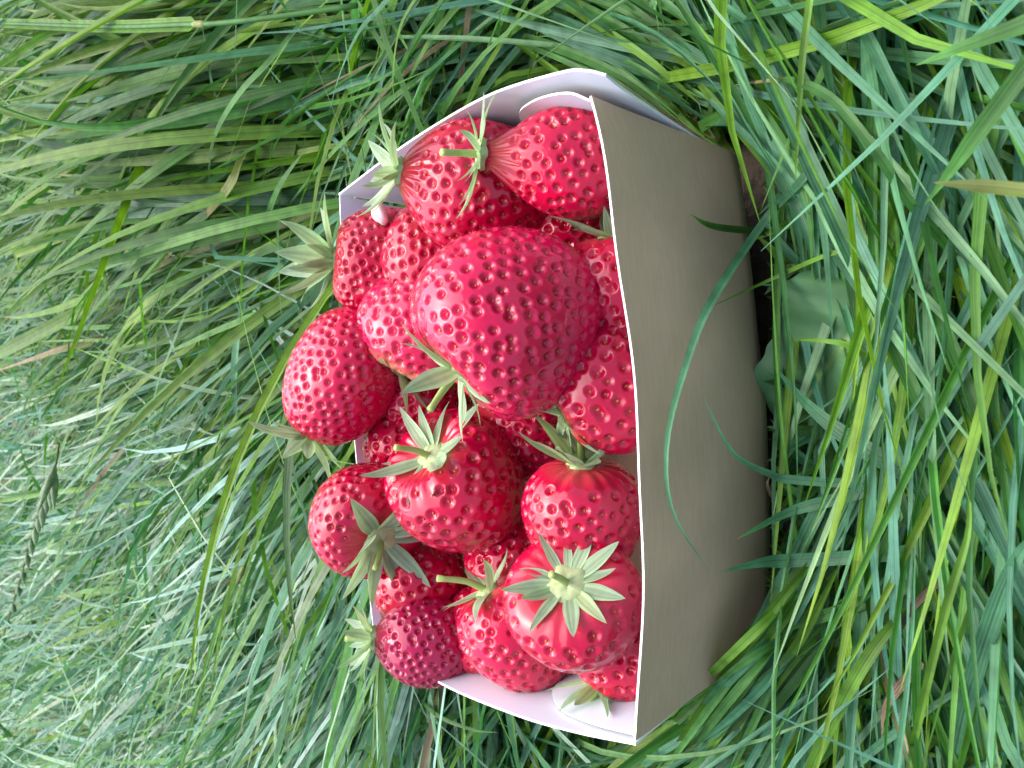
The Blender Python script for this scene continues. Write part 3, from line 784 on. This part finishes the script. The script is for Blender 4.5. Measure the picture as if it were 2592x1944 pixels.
def dock_leaf():
    mid = catmull([at(2350, 600, z=.000), at(2240, 740, z=.012), at(2130, 880, z=.014), at(2045, 1000, z=.008), at(2005, 1110, z=-.004)], 26)
    n = 70; nu = 31
    mid = catmull(mid[::5], n)
    tan = np.gradient(mid, axis=0); tan /= np.linalg.norm(tan, axis=1)[:, None]
    side = np.cross(tan, np.array([0, 0, 1.0])); side /= np.linalg.norm(side, axis=1)[:, None]
    V, uv, col = [], [], []
    for a in range(nu):
        u = a/(nu-1)*2-1
        for j in range(n):
            s = j/(n-1)
            w = 0.0195*math.sin(math.pi*min(1, 0.05+s*0.95))**0.7*(1+0.04*math.sin(s*31+u*2)+0.03*math.sin(s*67+u*5))
            ph = (s*7-abs(u)*1.1) % 1.0
            vein = math.exp(-((ph-0.5)/0.07)**2)*(1-0.6*abs(u))
            rib = math.exp(-(u/0.045)**2)
            lift = 0.0035*abs(u)**1.5*math.sin(s*15+(2 if u > 0 else 0.4))+0.0045*abs(u)+0.0009*math.sin(ph*math.pi)-0.0010*rib
            V.append(mid[j]+side[j]*u*w+np.array([0, 0, lift])); uv.append((a/(nu-1), s))
            c = np.array([0.075, 0.185, 0.080])*(0.92+0.16*math.sin(ph*math.pi))
            c = c+np.array([0.035, 0.055, 0.015])*vein*0.8+np.array([0.10, 0.12, 0.03])*rib
            col.append(c)
    me = mesh_from('dock_leaf', np.array(V), grid_faces(nu, n), [MAT_DOCK], col=np.array(col), uv=np.array(uv))
    link('dock_leaf', me, label='broad flat dock leaf lying under the grass at the foot of the box', cat='leaf')
dock_leaf()

# ------------------------------------------------------------------ the mass of grass
FIELD = [  # where in the picture, which way blades run from root to tip, how much they scatter
    (300, 150, -1, .04), (600, 400, -1, .42), (900, 100, -1, .22), (200, 650, -1, .48), (400, 900, -.75, .7), (600, 1000, -.6, .8),
    (750, 1250, -.5, .85), (300, 1500, -1, .62), (200, 1800, -1, .6), (600, 1700, -.65, .78), (800, 1850, -.6, .8), (50, 1300, -1, .4),
    (1000, 1850, -.55, .83), (1300, 1920, -.3, 1), (2000, 1700, -.58, .82), (1800, 1850, -.5, .85), (2200, 300, .38, .93), (2400, 700, .5, .85),
    (2100, 500, .45, .88), (2300, 1000, .5, .8), (2500, 1250, .6, .5), (1900, 80, .45, .8), (1600, 100, .9, .45), (1250, 100, -1, .25),
    (2400, 1700, -.4, .9), (2150, 1900, -.45, .9), (2550, 300, -.4, .9), (2080, 1050, .3, .8)]
_fp, _fd = [], []
for X, Y, dx, dy in FIELD:
    a = at(X, Y, z=0.01); b = at(X+dx*40, Y+dy*40, z=0.01)
    v = (b-a)[:2]; _fp.append(a[:2]); _fd.append(v/np.linalg.norm(v))
_fp, _fd = np.array(_fp), np.array(_fd)
def field(P):
    d2 = ((P[:, None, :]-_fp[None])**2).sum(2)
    dist = np.linalg.norm(P-CAM_POS[:2], axis=1)
    w = 1/(d2+(0.05*dist[:, None])**2)**1.5
    v = (w[..., None]*_fd[None]).sum(1)
    return np.arctan2(v[:, 1], v[:, 0])

OUTLINE = np.array([(835, 485), (705, 850), (705, 1010), (690, 1200), (790, 1330), (860, 1700), (1110, 1755), (1597, 1885), (1780, 1720), (1870, 1610), (1925, 1450), (1925, 1100), (1890, 430), (1530, 170), (1250, 215)], float)
def inside(X, Y, poly):
    r = np.zeros(X.shape, bool)
    n = len(poly)
    for i in range(n):
        x1, y1 = poly[i]; x2, y2 = poly[(i+1) % n]
        c = ((y1 > Y) != (y2 > Y)) & (X < (x2-x1)*(Y-y1)/(y2-y1+1e-12)+x1)
        r ^= c
    return r

LEAFY = np.array([(1990, 850), (2110, 740), (2220, 780), (2140, 960), (2000, 1090)], float)

class Grass:
    def __init__(self): self.V, self.F, self.C, self.U, self.n, self.count = [], [], [], [], 0, 0
    def add(self, root, az, el0, el1, L, w, K=8, three=True, fold=0.15, lat=None, palette='mix', pw=1.5, dry=0.004, floor=None, guard=True):
        M = len(root); rng = RNG
        s = np.linspace(0, 1, K)
        lat = rng.normal(0, 0.35, M) if lat is None else lat
        el = el1[:, None]+(el0-el1)[:, None]*(1-s[None])**pw
        a = az[:, None]+lat[:, None]*s[None]**2
        kink = rng.random(M) < 0.12; ks = rng.uniform(0.35, 0.8, M)
        el = el - np.where(kink[:, None] & (s[None] > ks[:, None]), rng.uniform(0.3, 0.9, M)[:, None], 0)
        T = np.stack([np.cos(el)*np.cos(a), np.cos(el)*np.sin(a), np.sin(el)], -1)
        step = L[:, None, None]/(K-1)
        P = root[:, None]+np.concatenate([np.zeros((M, 1, 3)), np.cumsum(T[:, :-1]*step, 1)], 1)
        fl = (GZ+(rng.random(M)**1.5)*0.030 if floor is None else floor)[:, None]*np.minimum(1, s*5)[None] + GZ*(1-np.minimum(1, s*5))[None]
        dz = P[..., 2]-fl
        P[..., 2] = fl+np.where(dz > 0, dz, dz*0.04)
        if guard:
            x, y, z = P[..., 0], P[..., 1], P[..., 2]
            f = np.clip(z/BH, 0, 1.2)
            inb = (np.abs(x) < 0.0755+0.021*f) & (y > -0.0765) & (y < 0.057+0.013*f) & (z < 0.088)
            X, Y, D = project(P)
            front = inside(X, Y, OUTLINE) & (D < 0.34) & (y < 0.06)
            near = (D < 0.145) & (X < 2750)
            ok = ~(inb.any(1) | front.any(1) | near.any(1))
            lf = inside(X, Y, LEAFY).mean(1) > 0.09
            ok &= ~(lf & (rng.random(M) < 0.91))
            P, root, az, w = P[ok], root[ok], az[ok], w[ok]; M = len(P)
            if M == 0: return
        T = np.gradient(P, axis=1); T /= np.maximum(np.linalg.norm(T, axis=2), 1e-9)[..., None]
        up = np.array([0, 0, 1.0]); side = np.cross(T, up); sl = np.linalg.norm(side, axis=2)[..., None]
        alt = np.stack([-np.sin(az), np.cos(az), np.zeros(M)], -1)[:, None]
        side = np.where(sl > 0.08, side/np.maximum(sl, 1e-6), alt)
        nn = np.cross(side, T)
        tw = rng.normal(0, 0.55, M)[:, None]+rng.normal(0, 0.6, M)[:, None]*s[None]
        side2 = side*np.cos(tw)[..., None]+nn*np.sin(tw)[..., None]; nn2 = np.cross(side2, T)
        tipf = rng.uniform(0.3, 0.7, M)[:, None]
        wd = w[:, None]*np.minimum(1, (1-s[None])/tipf+0.01)**0.8*(0.65+0.35*np.minimum(1, s[None]/0.2))
        hw = (wd/2)[..., None]
        if three:
            fo = rng.uniform(0.02, 2*fold, M)[:, None, None]
            R = np.stack([P-side2*hw, P-nn2*hw*2*fo, P+side2*hw], 1)
        else:
            R = np.stack([P-side2*hw, P+side2*hw], 1)
        nc = R.shape[1]
        # colour per blade
        r = rng.random(M)
        blue = np.array([0.080, 0.225, 0.130]); mid = np.array([0.068, 0.215, 0.034]); lime = np.array([0.125, 0.265, 0.022]); deep = np.array([0.038, 0.140, 0.034]); pale = np.array([0.27, 0.41, 0.31]); soft = np.array([0.15, 0.31, 0.15])  # pale has the sky's sheen on the lying blades put into its colour
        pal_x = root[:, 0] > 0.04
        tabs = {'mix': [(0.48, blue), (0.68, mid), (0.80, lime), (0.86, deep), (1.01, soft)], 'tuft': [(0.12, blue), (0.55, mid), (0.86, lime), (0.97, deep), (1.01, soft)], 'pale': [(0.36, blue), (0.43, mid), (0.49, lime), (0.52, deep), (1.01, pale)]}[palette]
        base = np.zeros((M, 3)); lo = 0
        for hi, cc in tabs:
            m = (r >= lo) & (r < hi); base[m] = cc; lo = hi
        if palette == 'pale':                      # right of the box: greener, darker colours without the painted sky sheen
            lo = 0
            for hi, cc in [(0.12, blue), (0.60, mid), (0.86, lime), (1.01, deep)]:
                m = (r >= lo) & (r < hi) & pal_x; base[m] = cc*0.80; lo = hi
        if palette == 'tuft': base *= 0.82
        base *= rng.uniform(0.75, 1.3, M)[:, None]*np.stack([rng.uniform(0.85, 1.2, M), np.ones(M), rng.uniform(0.8, 1.25, M)], -1)
        dm = rng.random(M) < dry
        base[dm] = np.array([0.22, 0.175, 0.10])*rng.uniform(0.5, 1.3, dm.sum())[:, None]
        c = np.repeat(base[:, None], K, 1)
        kb = (1-smooth01(s, 0.05, 0.3))[None, :, None]*rng.uniform(0, 0.7, M)[:, None, None]
        c = c*(1-kb)+np.array([0.16, 0.24, 0.09])*kb
        td = (rng.random(M) < 0.025); t0 = rng.uniform(0.88, 0.97, M)
        kt = (smooth01(s[None]-t0[:, None], 0, 0.08)*td[:, None])[..., None]
        c = c*(1-kt)+np.array([0.34, 0.25, 0.13])*kt
        Cc = np.repeat(c[:, None], nc, 1)
        uu = np.broadcast_to(np.linspace(0, 1, nc)[None, :, None], (M, nc, K)); vv = np.broadcast_to(s[None, None], (M, nc, K))
        f = grid_faces(nc, K)
        F = (f[None]+(np.arange(M)*nc*K)[:, None, None]).reshape(-1, 4)+self.n
        self.V.append(R.reshape(-1, 3)); self.F.append(F); self.C.append(Cc.reshape(-1, 3)); self.U.append(np.stack([uu, vv], -1).reshape(-1, 2))
        self.n += M*nc*K; self.count += M
    def paths(self, paths, widths, palette):
        for p, w in zip(paths, widths):
            V, F, uv = ribbon(p, w, RNG.uniform(0.05, 0.3), np.array([0, 0, 1.0])*0.6-FWD*0.6+RNG.normal(0, 0.3, 3), tip=RNG.uniform(0.3, 0.6), twist=RNG.normal(0, 0.4))
            c = np.array(GREENS[palette[int(RNG.integers(len(palette)))]])*RNG.uniform(0.75, 1.2)
            self.V.append(V); self.F.append(F+self.n); self.C.append(np.tile(c, (len(V), 1))); self.U.append(uv)
            self.n += len(V); self.count += 1
    def build(self, name, label, cat='grass'):
        me = mesh_from(name, np.vstack(self.V), np.vstack(self.F), [MAT_GRASS], col=np.vstack(self.C), uv=np.vstack(self.U))
        return link(name, me, label=label, cat=cat, kind='stuff')

def roots_screen(n, x0, x1, y0, y1):
    X = RNG.uniform(x0, x1, n*2); Y = RNG.uniform(y0, y1, n*2)
    r = FWD[None]+CX[None]*((X-1296)/FPX)[:, None]+CY[None]*((972-Y)/FPX)[:, None]
    ok = r[:, 2] < -0.08
    r = r[ok][:n]
    d = (GZ-CAM_POS[2])/r[:, 2]
    return CAM_POS+r*d[:, None]

def az_for(R, sig, wild=0.12, flip=0.0):
    a = field(R[:, :2])+RNG.normal(0, sig, len(R))
    m = RNG.random(len(R)) < wild; a[m] = RNG.uniform(0, 2*math.pi, m.sum())
    m = RNG.random(len(R)) < flip; a[m] += math.pi
    return a

U = lambda a, b, n: RNG.uniform(a, b, n)
G = Grass()
# wide ground layer to either side and behind the view
n = 12000
R = np.stack([U(-1.25, 1.25, n), U(-0.6, 2.0, n), np.full(n, GZ)], -1)
G.add(R, az_for(R, 0.4), U(.6, 1.2, n), U(-.2, .3, n), U(.09, .2, n), U(.003, .006, n)*np.where(R[:, 1] < 0.4, 0.55, 1.0), K=6, three=False, palette='mix')
n = 3500                                            # nearer the box on both sides, where the picture does not reach
R = np.stack([np.where(RNG.random(n) < 0.5, 1, -1)*U(.10, .5, n), U(-.25, .45, n), np.full(n, GZ)], -1)
G.add(R, az_for(R, 0.4), U(.4, 1.1, n), U(-.2, .2, n), U(.07, .18, n), U(.002, .0042, n), K=8, palette='mix')
# behind: fine lying grass
n = 19000; R = roots_screen(n, -250, 1350, -300, 2300)
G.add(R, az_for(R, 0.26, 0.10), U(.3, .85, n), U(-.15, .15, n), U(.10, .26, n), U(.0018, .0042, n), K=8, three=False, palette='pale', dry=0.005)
n = 6500; R = roots_screen(n, 200, 1350, -300, 2300)
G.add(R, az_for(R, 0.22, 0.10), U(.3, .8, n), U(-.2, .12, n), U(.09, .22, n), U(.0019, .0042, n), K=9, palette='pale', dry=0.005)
# the taller, greener tuft behind the right corner
n = 1500; R = roots_screen(n, 250, 1250, -350, 520)
G.add(R, az_for(R, 0.20, 0.05), U(.55, 1.1, n), U(-.2, .3, n), U(.14, .32, n), U(.0035, .0075, n), K=12, palette='tuft', dry=0.0, fold=0.2)
n = 1800; R = roots_screen(n, 250, 1250, -350, 700)
G.add(R, az_for(R, 0.22, 0.08), U(.45, 1.0, n), U(-.25, .2, n), U(.08, .2, n), U(.0022, .0045, n), K=9, palette='tuft', dry=0.004, fold=0.2)
# beside and in front: longer, wider blades
n = 7500; R = roots_screen(n, 1300, 2900, -500, 2500)
G.add(R, az_for(R, 0.28, 0.15, 0.12), U(.25, .9, n), U(-.3, .2, n), U(.08, .20, n), U(.0016, .0037, n), K=10, palette='mix', dry=0.004, fold=0.28)
n = 3500; R = roots_screen(n, 1300, 2900, -500, 2500)
G.add(R, az_for(R, 1.2, 0.3), U(.2, .7, n), U(-.3, .0, n), U(.03, .08, n), U(.002, .0042, n), K=7, palette='tuft', dry=0.04, floor=np.full(n, GZ+0.006))
# growth against the foot of the box
n = 3500
side = RNG.integers(0, 5, n); side[side == 4] = 2; q = U(-1.1, 1.1, n)
off = np.abs(RNG.normal(0, .018, n))
bx = np.where(side == 0, 0.082+off, np.where(side == 1, -0.082-off, q*0.09))
by = np.where(side == 2, -0.080-off, np.where(side == 3, 0.072+off, q*0.09))
R = np.stack([bx, by, np.full(n, GZ)], -1)
a = az_for(R, 0.6, 0.25)
m = side == 2; a[m] = np.where(RNG.random(m.sum()) < 0.5, 0, math.pi)+RNG.normal(-0.1, 0.5, m.sum())
m = side < 2; a[m] = np.where(RNG.random(m.sum()) < 0.6, 1, -1)*math.pi/2 + np.where(side[m] == 0, -1, 1)*RNG.normal(0.3, 0.4, m.sum())*np.where(RNG.random(m.sum()) < 0.5, 1, 1)
G.add(R, a, U(.3, 1.1, n), U(-.3, .2, n), U(.03, .11, n), U(.0022, .0046, n), K=9, palette='tuft')
n = 2200
R = np.stack([U(-.088, .088, n), U(-.100, -.0775, n), np.full(n, GZ)], -1)
G.add(R, np.where(RNG.random(n) < 0.5, 0, math.pi)+RNG.normal(-0.15, 0.6, n), U(.5, 1.3, n), U(-.4, .5, n), U(.02, .065, n), U(.0022, .0044, n), K=8, palette='mix')
def rn(a, b): return float(RNG.uniform(a, b))
bundle, bw = [], []
for i in range(46):                                # swathe across the left bottom corner
    x0, y0 = 1680+rn(0, 200), 1800+rn(-10, 160); x1, y1 = 2010+rn(0, 160), 1260+rn(0, 330)
    lo, of = rn(.002, .022), rn(.004, .016)
    mx, my = 0.5*(x0+x1)+rn(-25, 10), 0.5*(y0+y1)+rn(-30, 40)
    mid = panel_point(mx, my, of) if mx < 1965 else at(mx, my, z=lo+.01)
    P3 = [at(x0, y0, z=lo), mid, at(x1, y1, z=lo+rn(-.004, .006))]
    if i % 3 == 0: P3 = P3[::-1]
    bundle.append(catmull(P3, 14)); bw.append(rn(.0019, .0036))
for i in range(34):                                # swathe past the right bottom corner
    x0, y0 = 1790+rn(-60, 170), 60+rn(-60, 200); x1, y1 = 2040+rn(0, 140), 560+rn(0, 330)
    lo = rn(-.004, .026)
    P3 = [at(x0, y0, z=lo), at(0.45*x0+0.55*x1+rn(20, 60), 0.5*(y0+y1)+rn(-30, 30), z=lo+.006), at(x1, y1, z=lo-.004)]
    bundle.append(catmull(P3, 14)); bw.append(rn(.0018, .0035))
for i in range(60):                                # along the right side of the box
    x0, y0 = 1380+rn(-80, 260), 30+rn(-70, 110); x1 = x0+rn(220, 420); y1 = y0+(x1-x0)*rn(0.45, 0.75)
    lo = rn(-.012, .012)
    P3 = [at(x0, y0, z=lo), at(0.5*(x0+x1)+rn(-20, 20), 0.5*(y0+y1)-rn(0, 35), z=lo+.004), at(x1, y1, z=lo-.006)]
    if max(abs(p[0]) < 0.084 and p[1] > -0.078 for p in P3): continue
    bundle.append(catmull(P3, 14)); bw.append(rn(.0018, .0034))
for i in range(120):                               # blades rising against the foot of the front panel
    yy = rn(400, 1560)
    if 760 < yy < 1060 and rn(0, 1) < 0.8: continue
    xb = 1925+np.interp(yy, [400, 800, 1150, 1560], [0, 15, 35, 20])
    tip = panel_point(xb+rn(-22, 26), yy, rn(.003, .008))
    dy = rn(-260, 260)
    P3 = [at(xb+rn(150, 300), yy+dy, z=rn(-.012, .0)), at(xb+rn(50, 100), yy+dy*0.42+rn(-15, 15), z=rn(.0, .012)), tip]
    bundle.append(catmull(P3, 14)); bw.append(rn(.0018, .0032))
G.paths(bundle, bw, ['blue', 'blue', 'mid', 'mid', 'lime', 'deep'])
G.build('grass', 'long green meadow grass lying over in swathes around the punnet')
print('grass blades', G.count)
